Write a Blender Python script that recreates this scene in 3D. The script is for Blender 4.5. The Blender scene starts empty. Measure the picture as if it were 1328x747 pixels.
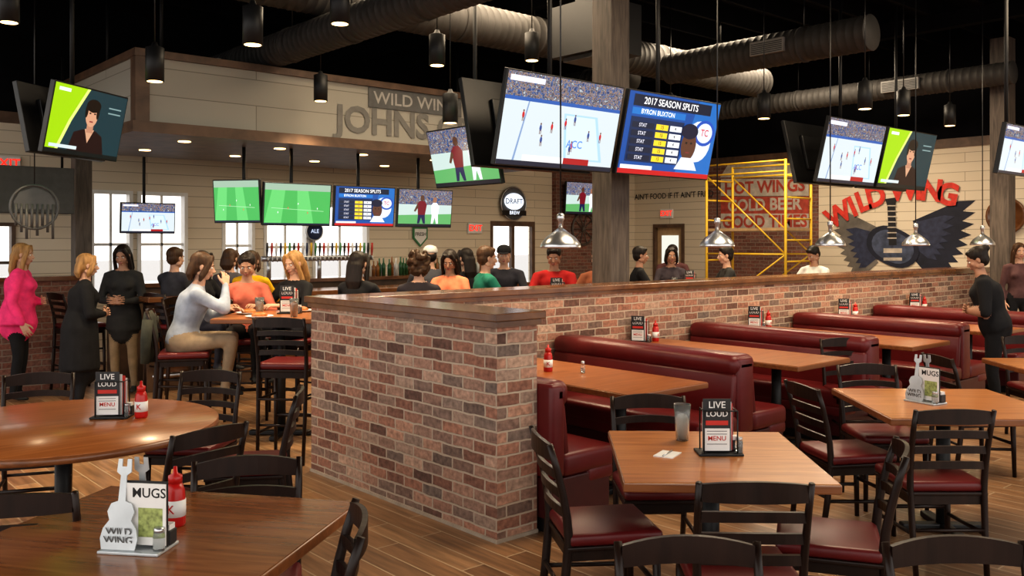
import bpy, bmesh, math, random
import numpy as np
from mathutils import Vector, Matrix
random.seed(7)
F=1160.0; HY=313.0; H=1.72
CX=(.7509,-.6604); CY=(.6604,.7509)
def W(X,Y,Z=0.0): return Vector((CX[0]*X+CY[0]*Y, CX[1]*X+CY[1]*Y, Z))
def G(px,py,z):
    Y=(H-z)*F/(py-HY); return W((px-664)/F*Y,Y,z)
def RZ(phi): return math.radians(-41.34-phi)
RWX=15.5; BWY=13.4
def RW(px,py,off=0.0):
    k=(px-664)/F; Y=(RWX-off)/(CY[0]+CX[0]*k); return Vector((RWX-off,(CX[1]*k+CY[1])*Y,H+(HY-py)/F*Y))
def BW(px,py,yy=BWY,off=0.0):
    k=(px-664)/F; Y=(yy-off)/(CX[1]*k+CY[1]); return Vector(((CY[0]+CX[0]*k)*Y,yy-off,H+(HY-py)/F*Y))
# ---------------------------------------------------------------- materials
MATS={}
def newmat(name):
    m=bpy.data.materials.new(name); m.use_nodes=True; nt=m.node_tree
    return m,nt,nt.nodes['Principled BSDF']
def pm(name,col,rough=.5,metal=0,var=.12,scale=12,bump=0,stretch=(1,1,1),coat=0,emit=0,trans=0,spec=None):
    if name in MATS: return MATS[name]
    m,nt,b=newmat(name); N=nt.nodes; L=nt.links
    b.inputs['Roughness'].default_value=rough; b.inputs['Metallic'].default_value=metal
    if coat: b.inputs['Coat Weight'].default_value=coat
    if trans: b.inputs['Transmission Weight'].default_value=trans
    if spec is not None: b.inputs['Specular IOR Level'].default_value=spec
    tc=N.new('ShaderNodeTexCoord'); mp=N.new('ShaderNodeMapping'); mp.inputs['Scale'].default_value=stretch
    nz=N.new('ShaderNodeTexNoise'); nz.inputs['Scale'].default_value=scale; nz.inputs['Detail'].default_value=4
    L.new(tc.outputs['Object'],mp.inputs[0]); L.new(mp.outputs[0],nz.inputs['Vector'])
    rp=N.new('ShaderNodeValToRGB'); c=col
    rp.color_ramp.elements[0].position=.3; rp.color_ramp.elements[1].position=.7
    rp.color_ramp.elements[0].color=(c[0]*(1-var),c[1]*(1-var),c[2]*(1-var),1)
    rp.color_ramp.elements[1].color=(min(1,c[0]*(1+var)),min(1,c[1]*(1+var)),min(1,c[2]*(1+var)),1)
    L.new(nz.outputs['Fac'],rp.inputs[0]); L.new(rp.outputs[0],b.inputs['Base Color'])
    if emit:
        L.new(rp.outputs[0],b.inputs['Emission Color']); b.inputs['Emission Strength'].default_value=emit
    if bump:
        bp=N.new('ShaderNodeBump'); bp.inputs['Strength'].default_value=bump; bp.inputs['Distance'].default_value=.01
        L.new(nz.outputs['Fac'],bp.inputs['Height']); L.new(bp.outputs[0],b.inputs['Normal'])
    MATS[name]=m; return m
def em(col,s=1.0):
    key='glow_%d_%d_%d_%d'%(col[0]*255,col[1]*255,col[2]*255,s*10)
    if key in MATS: return MATS[key]
    m,nt,b=newmat(key)
    lin=[(c/12.92 if c<.04045 else ((c+.055)/1.055)**2.4) for c in col]
    b.inputs['Base Color'].default_value=(0.01,0.01,0.01,1); b.inputs['Roughness'].default_value=.3
    b.inputs['Emission Color'].default_value=(*lin,1); b.inputs['Emission Strength'].default_value=s
    MATS[key]=m; return m
def em_noise(name,cols,scale,s=1.0):
    if name in MATS: return MATS[name]
    m,nt,b=newmat(name); N=nt.nodes; L=nt.links
    tc=N.new('ShaderNodeTexCoord'); nz=N.new('ShaderNodeTexNoise'); nz.inputs['Scale'].default_value=scale; nz.inputs['Detail'].default_value=3
    L.new(tc.outputs['Object'],nz.inputs['Vector'])
    rp=N.new('ShaderNodeValToRGB'); rp.color_ramp.interpolation='CONSTANT'
    els=rp.color_ramp.elements
    while len(els)<len(cols): els.new(.5)
    for i,c in enumerate(cols):
        els[i].position=.3+.4*i/len(cols) if i else 0; els[i].color=(*c,1)
    L.new(nz.outputs['Fac'],rp.inputs[0]); L.new(rp.outputs[0],b.inputs['Emission Color']); b.inputs['Emission Strength'].default_value=s
    b.inputs['Base Color'].default_value=(0.01,0.01,0.01,1)
    MATS[name]=m; return m
def tile_mat(name,bw,rh,mort,stops,mcol,rough=.8,bump=.5,grain=0,offset=.5,mdark=1):
    m,nt,b=newmat(name); N=nt.nodes; L=nt.links
    uv=N.new('ShaderNodeTexCoord'); br=N.new('ShaderNodeTexBrick')
    br.offset=offset
    nd=N.new('ShaderNodeTexNoise'); nd.inputs['Scale'].default_value=9
    add=N.new('ShaderNodeVectorMath'); add.operation='MULTIPLY_ADD'
    L.new(uv.outputs['UV'],nd.inputs['Vector']); L.new(nd.outputs['Color'],add.inputs[0])
    k=.018 if not grain else 0.0
    add.inputs[1].default_value=(k,k,0); L.new(uv.outputs['UV'],add.inputs[2]); L.new(add.outputs[0],br.inputs['Vector'])
    br.inputs['Scale'].default_value=1; br.inputs['Brick Width'].default_value=bw; br.inputs['Row Height'].default_value=rh
    br.inputs['Mortar Size'].default_value=mort; br.inputs['Mortar Smooth'].default_value=.3
    br.inputs['Color1'].default_value=(0,0,0,1); br.inputs['Color2'].default_value=(1,1,1,1); br.inputs['Mortar'].default_value=(.5,.5,.5,1)
    rp=N.new('ShaderNodeValToRGB'); els=rp.color_ramp.elements
    while len(els)<len(stops): els.new(.5)
    for i,(p,c) in enumerate(stops): els[i].position=p; els[i].color=(*c,1)
    L.new(br.outputs['Color'],rp.inputs[0])
    n2=N.new('ShaderNodeTexNoise'); n2.inputs['Detail'].default_value=6
    mp=N.new('ShaderNodeMapping'); mp.inputs['Scale'].default_value=(2.5,28,1) if grain else (30,30,30)
    L.new(uv.outputs['UV'],mp.inputs[0]); L.new(mp.outputs[0],n2.inputs['Vector']); n2.inputs['Scale'].default_value=1.0
    r2=N.new('ShaderNodeMapRange'); r2.inputs[1].default_value=.3; r2.inputs[2].default_value=.7; r2.inputs[3].default_value=.62 ; r2.inputs[4].default_value=1.3
    L.new(n2.outputs['Fac'],r2.inputs[0])
    mu=N.new('ShaderNodeVectorMath'); mu.operation='SCALE'; L.new(rp.outputs[0],mu.inputs[0]); L.new(r2.outputs[0],mu.inputs['Scale'])
    mx=N.new('ShaderNodeMix'); mx.data_type='RGBA'; L.new(br.outputs['Fac'],mx.inputs['Factor']); L.new(mu.outputs[0],mx.inputs[6]); mx.inputs[7].default_value=(*mcol,1)
    L.new(mx.outputs[2],b.inputs['Base Color']); b.inputs['Roughness'].default_value=rough
    bp=N.new('ShaderNodeBump'); bp.inputs['Strength'].default_value=bump; bp.inputs['Distance'].default_value=.006; bp.invert=True
    ma=N.new('ShaderNodeMath'); ma.operation='MULTIPLY_ADD'; L.new(n2.outputs['Fac'],ma.inputs[0]); ma.inputs[1].default_value=-.25; L.new(br.outputs['Fac'],ma.inputs[2])
    L.new(ma.outputs[0],bp.inputs['Height']); L.new(bp.outputs[0],b.inputs['Normal'])
    MATS[name]=m; return m
def siding_mat(name,col,step=.16):
    m,nt,b=newmat(name); N=nt.nodes; L=nt.links
    uv=N.new('ShaderNodeTexCoord'); br=N.new('ShaderNodeTexBrick'); L.new(uv.outputs['UV'],br.inputs['Vector'])
    br.inputs['Scale'].default_value=1; br.inputs['Brick Width'].default_value=3.1; br.inputs['Row Height'].default_value=step
    br.inputs['Mortar Size'].default_value=.005
    br.inputs['Color1'].default_value=(*col,1); br.inputs['Color2'].default_value=(col[0]*.93,col[1]*.92,col[2]*.9,1)
    br.inputs['Mortar'].default_value=(col[0]*.5,col[1]*.48,col[2]*.45,1)
    L.new(br.outputs['Color'],b.inputs['Base Color']); b.inputs['Roughness'].default_value=.6
    MATS[name]=m; return m
def wood_mat(name,c1,c2,rough=.35,axis=(2,22,22),coat=.2):
    m,nt,b=newmat(name); N=nt.nodes; L=nt.links
    tc=N.new('ShaderNodeTexCoord'); mp=N.new('ShaderNodeMapping'); mp.inputs['Scale'].default_value=axis
    nz=N.new('ShaderNodeTexNoise'); nz.inputs['Scale'].default_value=1.6; nz.inputs['Detail'].default_value=8; nz.inputs['Distortion'].default_value=.6
    L.new(tc.outputs['Object'],mp.inputs[0]); L.new(mp.outputs[0],nz.inputs['Vector'])
    rp=N.new('ShaderNodeValToRGB'); e=rp.color_ramp.elements; e[0].position=.32; e[1].position=.66; e[0].color=(*c1,1); e[1].color=(*c2,1)
    L.new(nz.outputs['Fac'],rp.inputs[0]); L.new(rp.outputs[0],b.inputs['Base Color']); b.inputs['Roughness'].default_value=rough
    b.inputs['Coat Weight'].default_value=coat; b.inputs['Coat Roughness'].default_value=.15
    MATS[name]=m; return m
BRICK=tile_mat('old_brick',.205,.071,.007,[(0,(.12,.065,.05)),(.12,(.27,.125,.085)),(.3,(.40,.195,.13)),(.42,(.22,.145,.115)),(.55,(.46,.255,.175)),(.68,(.17,.125,.105)),(.78,(.50,.33,.24)),(.9,(.33,.18,.13)),(1,(.15,.105,.085))],(.48,.38,.29),.9,.9)
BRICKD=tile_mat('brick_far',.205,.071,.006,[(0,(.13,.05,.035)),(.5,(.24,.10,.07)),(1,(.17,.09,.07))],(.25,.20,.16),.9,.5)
FLOOR=tile_mat('plank_tile_floor',.92,.152,.005,[(0,(.18,.092,.045)),(.35,(.32,.175,.086)),(.6,(.25,.135,.068)),(.8,(.39,.225,.115)),(1,(.22,.122,.064))],(.46,.34,.22),.33,.25,grain=1,offset=.37)
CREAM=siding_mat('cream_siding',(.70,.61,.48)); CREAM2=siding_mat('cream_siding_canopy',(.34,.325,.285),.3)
TABLE=wood_mat('table_wood_honey',(.36,.125,.030),(.53,.215,.062),.28,(2,20,20))
TABLED=wood_mat('table_wood_brown',(.17,.058,.018),(.28,.105,.035),.26,(2,20,20))
TABLEM=wood_mat('table_wood_mid',(.27,.085,.022),(.40,.14,.04),.28,(2,20,20))
EDGE=wood_mat('table_edge_wood',(.16,.055,.018),(.25,.09,.03),.3)
CAPW=wood_mat('wall_cap_wood',(.10,.038,.014),(.19,.078,.028),.22,(3,3,3),.4)
DARKW=pm('espresso_wood',(.017,.0075,.0048),.36,var=.3,scale=20,stretch=(1,1,.2),spec=.3)
VINYL=pm('maroon_vinyl',(.115,.010,.011),.36,var=.12,scale=6,bump=.05,spec=.4)
VINYLD=pm('maroon_vinyl_base',(.055,.007,.008),.4,var=.1)
BLACK=pm('black_plastic',(.008,.008,.009),.35,var=.1); BLACKM=pm('black_metal',(.010,.010,.011),.5,metal=.2,var=.1)
DARKC=pm('dark_ceiling_paint',(.005,.005,.0065),.95,var=.3,scale=3,spec=.1)
DUCT=pm('galvanised_duct',(.055,.052,.050),.6,metal=.2,var=.15,scale=4,spec=.25)
VENT=pm('vent_white',(.20,.195,.19),.6)
STEEL=pm('brushed_steel',(.55,.56,.58),.28,metal=.9,var=.1,scale=30)
SILV=pm('silver_paint',(.50,.53,.55),.35,metal=.5,var=.1); DSIGN=pm('dark_grey_iron',(.09,.09,.09),.5,metal=.3)
COLW=wood_mat('column_wood',(.055,.043,.036),(.125,.098,.08),.6,(18,18,2),0)
TRIMW=wood_mat('trim_wood',(.075,.042,.025),(.14,.08,.048),.5,(3,3,3),0)
WHITE=pm('white_paint',(.75,.74,.72),.5,var=.04); KET=pm('ketchup_red',(.45,.012,.01),.3,var=.05); REDP=pm('red_print',(.5,.03,.02),.6,var=.1)
GLASS=pm('clear_glass',(.85,.9,.9),.05,var=0,trans=.9); DRINK=pm('iced_drink',(.62,.58,.52),.25,var=.1); TEA=pm('iced_tea',(.45,.16,.04),.15,var=.1)
PAPERB=pm('menu_black',(.02,.02,.022),.5); GREY=pm('grey_print',(.10,.10,.10),.6,var=.15); NAVY=pm('navy_mural',(.012,.015,.032),.7,var=.3,scale=5)
NAVYS=pm('navy_sign',(.02,.03,.08),.6,var=.2)
TANM=pm('mural_grey',(.15,.135,.12),.7,var=.3,scale=5); YEL=pm('scaffold_yellow',(.72,.45,.03),.45,var=.1); PLY=pm('plywood',(.45,.30,.16),.7)
WARM=em((1,.82,.55),6.0); CORK=pm('asphalt',(.35,.35,.36),.9)
# ---------------------------------------------------------------- mesh builder
_bev={}
class MB:
    def __init__(s): s.v=[]; s.f=[]; s.m=[]; s.s=[]; s.mats=[]
    def mi(s,mat):
        if mat not in s.mats: s.mats.append(mat)
        return s.mats.index(mat)
    def add(s,vs,fs,mat=None,smooth=False,M=None):
        o=len(s.v); i=s.mi(mat)
        if M is not None: vs=[M@Vector(v) for v in vs]
        s.v.extend([tuple(v) for v in vs])
        for f in fs: s.f.append(tuple(a+o for a in f)); s.m.append(i); s.s.append(smooth)
    def box(s,c,sz,mat=None,bev=0,M=None,rot=None,seg=2):
        if bev:
            key=(tuple(round(a,4) for a in sz),bev,seg)
            if key not in _bev:
                bm=bmesh.new(); bmesh.ops.create_cube(bm,size=1); bmesh.ops.scale(bm,vec=sz,verts=bm.verts)
                bmesh.ops.bevel(bm,geom=list(bm.edges),offset=bev,segments=seg,affect='EDGES',profile=.5)
                bm.verts.index_update()
                _bev[key]=([tuple(v.co) for v in bm.verts],[tuple(v.index for v in f.verts) for f in bm.faces]); bm.free()
            vs,fs=_bev[key]
        else:
            x,y,z=[a/2 for a in sz]
            vs=[(-x,-y,-z),(x,-y,-z),(x,y,-z),(-x,y,-z),(-x,-y,z),(x,-y,z),(x,y,z),(-x,y,z)]
            fs=[(0,3,2,1),(4,5,6,7),(0,1,5,4),(1,2,6,5),(2,3,7,6),(3,0,4,7)]
        T=Matrix.Translation(Vector(c))
        if rot is not None: T=T@rot
        if M is not None: T=M@T
        s.add(vs,fs,mat,bool(bev and seg>2),T)
    def b2(s,a,b,mat=None,bev=0,**k):
        s.box([(a[i]+b[i])/2 for i in range(3)],[abs(b[i]-a[i]) for i in range(3)],mat,bev,**k)
    def tube(s,pts,rad,n=8,mat=None,ref=None,M=None,smooth=True,closed=False,cap=True):
        pts=[Vector(p) for p in pts]; m=len(pts)
        if not isinstance(rad,(list,)): rad=[rad]*m
        vs=[];fs=[]
        pa=None
        for i,p in enumerate(pts):
            if closed: t=pts[(i+1)%m]-pts[i-1]
            else: t=pts[min(i+1,m-1)]-pts[max(i-1,0)]
            if t.length<1e-9: t=Vector((0,0,1))
            t.normalize()
            r0=Vector(ref) if ref is not None else (pa if pa is not None else (Vector((1,0,0)) if abs(t.x)<.8 else Vector((0,1,0))))
            a=r0-t*r0.dot(t)
            if a.length<1e-6: a=t.orthogonal()
            a.normalize(); pa=a; b=t.cross(a)
            r=rad[i]; ra,rb=(r if isinstance(r,(tuple,list)) else (r,r))
            for j in range(n):
                th=2*math.pi*j/n; vs.append(p+a*(ra*math.cos(th))+b*(rb*math.sin(th)))
        for i in range(m if closed else m-1):
            i2=(i+1)%m
            for j in range(n):
                j2=(j+1)%n; fs.append((i*n+j,i*n+j2,i2*n+j2,i2*n+j))
        if cap and not closed:
            fs.append(tuple(range(n-1,-1,-1))); fs.append(tuple((m-1)*n+j for j in range(n)))
        s.add(vs,fs,mat,smooth,M)
    def lathe(s,prof,n=20,mat=None,M=None,c=(0,0,0),smooth=True):
        vs=[];fs=[];c=Vector(c)
        for r,z in prof:
            for j in range(n):
                th=2*math.pi*j/n; vs.append(c+Vector((r*math.cos(th),r*math.sin(th),z)))
        for i in range(len(prof)-1):
            for j in range(n):
                j2=(j+1)%n; fs.append((i*n+j,i*n+j2,(i+1)*n+j2,(i+1)*n+j))
        fs.append(tuple(range(n-1,-1,-1))); fs.append(tuple((len(prof)-1)*n+j for j in range(n)))
        s.add(vs,fs,mat,smooth,M)
    def sph(s,c,r,mat=None,n=14,M=None,R=None):
        if not isinstance(r,(tuple,list)): r=(r,r,r)
        m=n//2+1; vs=[(0,0,-r[2])]; fs=[]
        for i in range(1,m):
            ph=-math.pi/2+math.pi*i/m
            for j in range(n):
                th=2*math.pi*j/n; vs.append((r[0]*math.cos(ph)*math.cos(th),r[1]*math.cos(ph)*math.sin(th),r[2]*math.sin(ph)))
        vs.append((0,0,r[2])); top=len(vs)-1
        for j in range(n):
            j2=(j+1)%n; fs.append((0,1+j2,1+j)); fs.append((top,top-n+j,top-n+j2))
            for i in range(m-2): fs.append((1+i*n+j,1+i*n+j2,1+(i+1)*n+j2,1+(i+1)*n+j))
        T=Matrix.Translation(Vector(c))
        if R is not None: T=T@R
        if M is not None: T=M@T
        s.add(vs,fs,mat,True,T)
    def prism(s,poly,th,mat=None,M=None):
        n=len(poly); vs=[(x,-th/2,z) for x,z in poly]+[(x,th/2,z) for x,z in poly]
        fs=[tuple(range(n)),tuple(range(2*n-1,n-1,-1))]+[(i,i+n,(i+1)%n+n,(i+1)%n) for i in range(n)]
        s.add(vs,fs,mat,False,M)
    def mesh(s,name):
        me=bpy.data.meshes.new(name); me.from_pydata(s.v,[],s.f)
        for m in s.mats:
            if m is not None: me.materials.append(m)
        if s.mats and s.mats[0] is not None:
            me.polygons.foreach_set('material_index',s.m)
        me.polygons.foreach_set('use_smooth',s.s)
        me.update(); return me
    def uv(s,me):
        n=len(me.loops); co=np.empty(len(me.vertices)*3); me.vertices.foreach_get('co',co); co=co.reshape(-1,3)
        li=np.empty(n,int); me.loops.foreach_get('vertex_index',li)
        lt=np.empty(len(me.polygons),int); me.polygons.foreach_get('loop_total',lt)
        nr=np.empty(len(me.polygons)*3); me.polygons.foreach_get('normal',nr); nr=np.abs(nr.reshape(-1,3)).argmax(1)
        ax=np.repeat(nr,lt); c=co[li]; uv=np.empty((n,2))
        uv[:,0]=np.where(ax==1,c[:,0],c[:,1]); uv[:,1]=np.where(ax==2,c[:,0],c[:,2])
        l=me.uv_layers.new(name='UVMap'); l.data.foreach_set('uv',uv.ravel())
    def obj(s,name,loc=(0,0,0),rz=0,uv=False):
        me=s.mesh(name)
        if uv: s.uv(me)
        return inst(me,name,loc,rz)
def inst(me,name,loc=(0,0,0),rz=0):
    o=bpy.data.objects.new(name,me); bpy.context.scene.collection.objects.link(o); o.location=loc; o.rotation_euler=(0,0,rz); return o
_txt={}
def text_geo(t,bold=.012):
    if (t,bold) not in _txt:
        cu=bpy.data.curves.new('t','FONT'); cu.body=t; cu.size=1; cu.align_x='CENTER'; cu.align_y='CENTER'; cu.offset=bold; cu.resolution_u=3
        ob=bpy.data.objects.new('t',cu); bpy.context.scene.collection.objects.link(ob)
        dg=bpy.context.evaluated_depsgraph_get(); me=bpy.data.meshes.new_from_object(ob.evaluated_get(dg))
        _txt[(t,bold)]=([tuple(v.co) for v in me.vertices],[tuple(p.vertices) for p in me.polygons])
        bpy.data.objects.remove(ob); bpy.data.curves.remove(cu); bpy.data.meshes.remove(me)
    return _txt[(t,bold)]
def put_text(mb,t,P,right,up,size,mat,wide=1.0,bold=.012):
    vs,fs=text_geo(t,bold); P=Vector(P); right=Vector(right); up=Vector(up)
    mb.add([P+right*(v[0]*size*wide)+up*(v[1]*size) for v in vs],fs,mat)
# ---------------------------------------------------------------- room shell
mb=MB(); mb.b2((-8,-8,-.1),(RWX+.2,BWY+.2,0),FLOOR); mb.obj('floor',uv=True)
mb=MB(); mb.b2((-60,-60,-.3),(90,90,-.12),CORK); mb.obj('ground')
CZ=5.3
mb=MB(); mb.b2((-3,-3,CZ),(RWX+.2,BWY+.2,CZ+.15),DARKC); mb.obj('ceiling')
mb=MB()
y=-2.5
while y<BWY: mb.b2((-3,y,CZ-.28),(RWX,y+.06,CZ-.002),DARKC); y+=.75
for x in (2.0,8.0,13.2): mb.b2((x,-2.8,CZ-.5),(x+.16,BWY,CZ-.28),DARKC)
mb.obj('ceiling_joists')
WT=3.35
def wall_holes(mb,u0,u1,z1,holes,place,mat,matup):
    hs=sorted(holes); cur=u0
    for a,b,z0,zt in hs:
        place(cur,a,0,z1,mat); 
        if z0>0: place(a,b,0,z0,mat)
        place(a,b,zt,z1,mat); cur=b
    place(cur,u1,0,z1,mat); place(u0,u1,z1,CZ,matup)
bx=lambda px:BW(px,300).x
wins=[(2.3,bx(20),.9,1.97),(bx(117),bx(172),.9,2.45),(bx(178),bx(243),.9,2.45),(bx(288),bx(330),.9,2.4),(bx(342),bx(400),.9,2.35),(bx(405),bx(478),.9,2.35)]
doorb=(bx(636),bx(694),0,2.12)
mb=MB()
wall_holes(mb,-2,RWX+.2,WT,wins+[doorb],lambda a,b,c,d,m:mb.b2((a,BWY,c),(b,BWY+.2,d),m),CREAM,DARKC)
mb.obj('wall_back',uv=True)
for i,(a,b,z0,zt) in enumerate(wins):
    w=MB(); fr=WHITE if i else TRIMW; t=.05
    w.b2((a,BWY-.03,z0),(a+t,BWY+.12,zt),fr); w.b2((b-t,BWY-.03,z0),(b,BWY+.12,zt),fr)
    w.b2((a+t,BWY-.03,z0),(b-t,BWY+.12,z0+t),fr); w.b2((a+t,BWY-.03,zt-t),(b-t,BWY+.12,zt),fr)
    w.b2((a+t,BWY+.03,(z0+zt)/2-.02),(b-t,BWY+.07,(z0+zt)/2+.02),fr); w.b2(((a+b)/2-.015,BWY+.03,z0+t),((a+b)/2+.015,BWY+.07,zt-t),fr)
    w.obj('window_%d'%(i+1))
a,b,_,zt=doorb; w=MB()
for s_,e_ in ((a,a+.08),(b-.08,b)): w.b2((s_,BWY,0),(e_,BWY+.08,zt),TRIMW)
w.b2((a+.08,BWY,zt-.1),(b-.08,BWY+.08,zt),TRIMW); w.b2((a+.08,BWY,0),(b-.08,BWY+.08,.5),TRIMW); w.b2(((a+b)/2-.04,BWY,.5),((a+b)/2+.04,BWY+.08,zt-.1),TRIMW)
w.tube([((a+b)/2-.08,BWY-.05,.95),((a+b)/2-.08,BWY-.05,1.2)],.012,8,STEEL); w.obj('door_1')
dy0,dy1=RW(888,300).y,RW(848,300).y
mb=MB(); br0,br1=RW(1062,300).y,RW(915,300).y
def rp_(a,b,c,d,m): mb.b2((RWX,a,c),(RWX+.2,b,d),m)
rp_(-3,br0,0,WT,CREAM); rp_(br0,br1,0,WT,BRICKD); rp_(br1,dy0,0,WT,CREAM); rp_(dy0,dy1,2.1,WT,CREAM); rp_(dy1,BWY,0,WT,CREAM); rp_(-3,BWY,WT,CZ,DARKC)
mb.obj('wall_right',uv=True)
w=MB(); w.b2((RWX-.03,dy0,0),(RWX+.15,dy0+.07,2.1),TRIMW); w.b2((RWX-.03,dy1-.07,0),(RWX+.15,dy1,2.1),TRIMW); w.b2((RWX-.03,dy0+.07,2.02),(RWX+.15,dy1-.07,2.1),TRIMW)
w.b2((RWX+.05,dy0+.07,0),(RWX+.1,dy1-.07,2.02),PLY); w.b2((RWX+.03,dy0+.2,1.1),(RWX+.052,dy1-.2,1.85),em((.95,.95,.9),.9)); w.sph((RWX+.02,dy0+.15,1.0),.03,STEEL); w.obj('door_2')  # door pane is no lamp; its brightness is put in as emission
mb=MB(); mb.b2((-2,BWY-.03,WT-.05),(RWX,BWY-.001,WT+.1),TRIMW); mb.obj('trim_1')
mb=MB(); mb.b2((RWX-.03,-3,WT-.05),(RWX-.001,BWY-.04,WT+.1),TRIMW); mb.obj('trim_2')
px0,px1=bx(716),bx(783)
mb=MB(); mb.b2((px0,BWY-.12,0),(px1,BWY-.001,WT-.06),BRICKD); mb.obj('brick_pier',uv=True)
mb=MB(); c=BW(757,297,BWY,.16); R=.33
mb.tube([(R*math.cos(t*math.pi/12),0,R*math.sin(t*math.pi/12)) for t in range(24)],.022,8,COLW,closed=True)
for t in range(10): mb.tube([(0,0,0),(R*math.cos(t*math.pi/5),0,R*math.sin(t*math.pi/5))],.011,6,COLW)
mb.sph((0,0,0),(.05,.03,.05),COLW); mb.obj('wagon_wheel',c)
# ---------------------------------------------------------------- brick half walls
BH=1.263; CT=1.31; x0,x1=3.30,3.61; ya,yb=3.88,6.03; yl=5.70; xe=15.2
mb=MB(); mb.b2((x0,ya,0),(x1,yb,BH),BRICK); mb.obj('wall_partition_end',uv=True)
mb=MB(); mb.b2((x1,yl,0),(xe,yb,BH),BRICK); mb.obj('wall_partition_long',uv=True)
mb=MB(); o=.04
mb.b2((x0-o,ya-o,BH),(x1+o,yl-o,CT),CAPW,.006); mb.b2((x0-o,yl-o,BH),(xe,yb+o,CT),CAPW,.006)
mb.b2((x0-.02,ya-.02,BH-.035),(x0,yb+.02,BH),CAPW); mb.b2((x0,ya-.02,BH-.035),(x1+.02,ya,BH),CAPW); mb.b2((x1,ya,BH-.035),(x1+.02,yl-.02,BH),CAPW); mb.b2((x1,yl-.02,BH-.035),(xe,yl,BH),CAPW)
mb.obj('wall_cap_trim')
mb=MB(); mb.b2((x0-.012,ya-.012,0),(x0,yb,.02),pm('grout',(.4,.33,.26),.8)); mb.b2((x0,ya-.012,0),(x1,ya,.02),MATS['grout']); mb.obj('baseboard_partition')
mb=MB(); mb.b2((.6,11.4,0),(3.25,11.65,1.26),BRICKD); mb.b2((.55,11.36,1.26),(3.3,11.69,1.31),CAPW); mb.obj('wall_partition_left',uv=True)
# columns
mb=MB(); mb.b2((6.90,6.28,0),(7.18,6.56,CZ-.5),COLW,.006); mb.b2((6.87,6.25,0),(7.21,6.59,.12),COLW,.006); mb.obj('wood_column')
mb=MB(); mb.b2((14.45,5.15,0),(14.72,5.42,CZ-.5),COLW,.006); mb.obj('wood_column')
mb=MB(); mb.b2((-.1,-.1,0),(.1,.1,3.3),COLW,.006); mb.obj('wood_column',(BW(106,300,12.2).x,12.2,0))
# ---------------------------------------------------------------- bar canopy
cx0,cx1,cy0,cy1=3.3,9.8,9.8,12.5
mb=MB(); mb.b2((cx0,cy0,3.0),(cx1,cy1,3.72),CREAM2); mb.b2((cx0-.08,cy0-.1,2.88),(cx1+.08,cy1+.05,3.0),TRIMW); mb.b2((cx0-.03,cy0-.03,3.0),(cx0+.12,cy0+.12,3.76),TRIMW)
mb.b2((cx0-.04,cy0-.04,3.70),(cx1+.04,cy1,3.78),TRIMW)
for i in range(5):
    for yy in (10.3,11.6):
        c=(cx0+.7+i*1.2,yy,2.872); mb.lathe([(.07,0),(.07,.008)],16,WARM,c=c)
for x in (cx0+.4,cx1-.4):
    for y in (cy0+.4,cy1-.4): mb.tube([(x,y,3.72),(x,y,CZ-.28)],.02,8,BLACKM)
p=BW(540,134,cy0); mb.b2((p.x-.75,cy0-.02,p.z-.12),(p.x+.75,cy0-.002,p.z+.13),GREY); put_text(mb,'WILD WING',(p.x,cy0-.024,p.z),(1,0,0),(0,0,1),.22,pm('sign_letter_grey',(.35,.34,.32),.6),1.1)
p=BW(520,161,cy0); put_text(mb,"JOHNS CREEK",(p.x+.50,cy0-.012,p.z-.02),(1,0,0),(0,0,1),.46,pm('grey_letters',(.155,.15,.14),.7),1.02,.03)
mb.obj('bar_canopy',uv=True)
mb=MB(); bx0,bx1=3.6,9.6
mb.b2((bx0,10.35,0),(bx1,10.5,1.04),TRIMW); mb.b2((bx0-.1,10.05,1.04),(bx1+.1,10.7,1.10),CAPW,.01)
for i in range(13): mb.b2((bx0+.1+i*.46,10.33,.15),(bx0+.46+i*.46,10.35,.95),CAPW)
mb.tube([(bx0,10.2,.2),(bx1,10.2,.2)],.02,8,STEEL)
mb.b2((bx0,11.3,0),(bx1,11.8,1.15),TRIMW); mb.b2((bx0,11.25,1.15),(bx1,11.85,1.2),CAPW); mb.obj('bar_counter')
mb=MB(); xa,xb=BW(340,325,11.45).x,BW(482,325,11.45).x
mb.tube([(xa,11.45,1.48),(xb,11.45,1.48)],.04,10,STEEL)
for x in (xa+.1,(xa+xb)/2,xb-.1): mb.tube([(x,11.45,1.2),(x,11.45,1.48)],.03,10,STEEL)
cols=[BLACK,REDP,WHITE,NAVYS,YEL,pm('tap_green',(.05,.25,.08),.4)]
n=26
for i in range(n):
    x=xa+.04+(xb-xa-.08)*i/(n-1); mb.tube([(x,11.45,1.48),(x,11.36,1.50),(x,11.34,1.44)],.009,6,STEEL)
    mb.tube([(x,11.38,1.51),(x,11.375,1.6),(x,11.37,1.70)],[.008,.018,.014],8,cols[i%6])
mb.obj('beer_tap_tower')
mb=MB()
for i in range(34):
    x=7.1+i*.07; hh=random.uniform(.22,.30); c=random.choice([pm('bottle_green',(.02,.08,.03),.15),pm('bottle_amber',(.2,.08,.02),.15),pm('bottle_clear',(.5,.5,.48),.15)])
    mb.lathe([(.03,0),(.032,hh*.6),(.012,hh*.75),(.012,hh)],10,c,c=(x,11.5+random.uniform(-.05,.05),1.2))
mb.obj('liquor_bottles')
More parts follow.
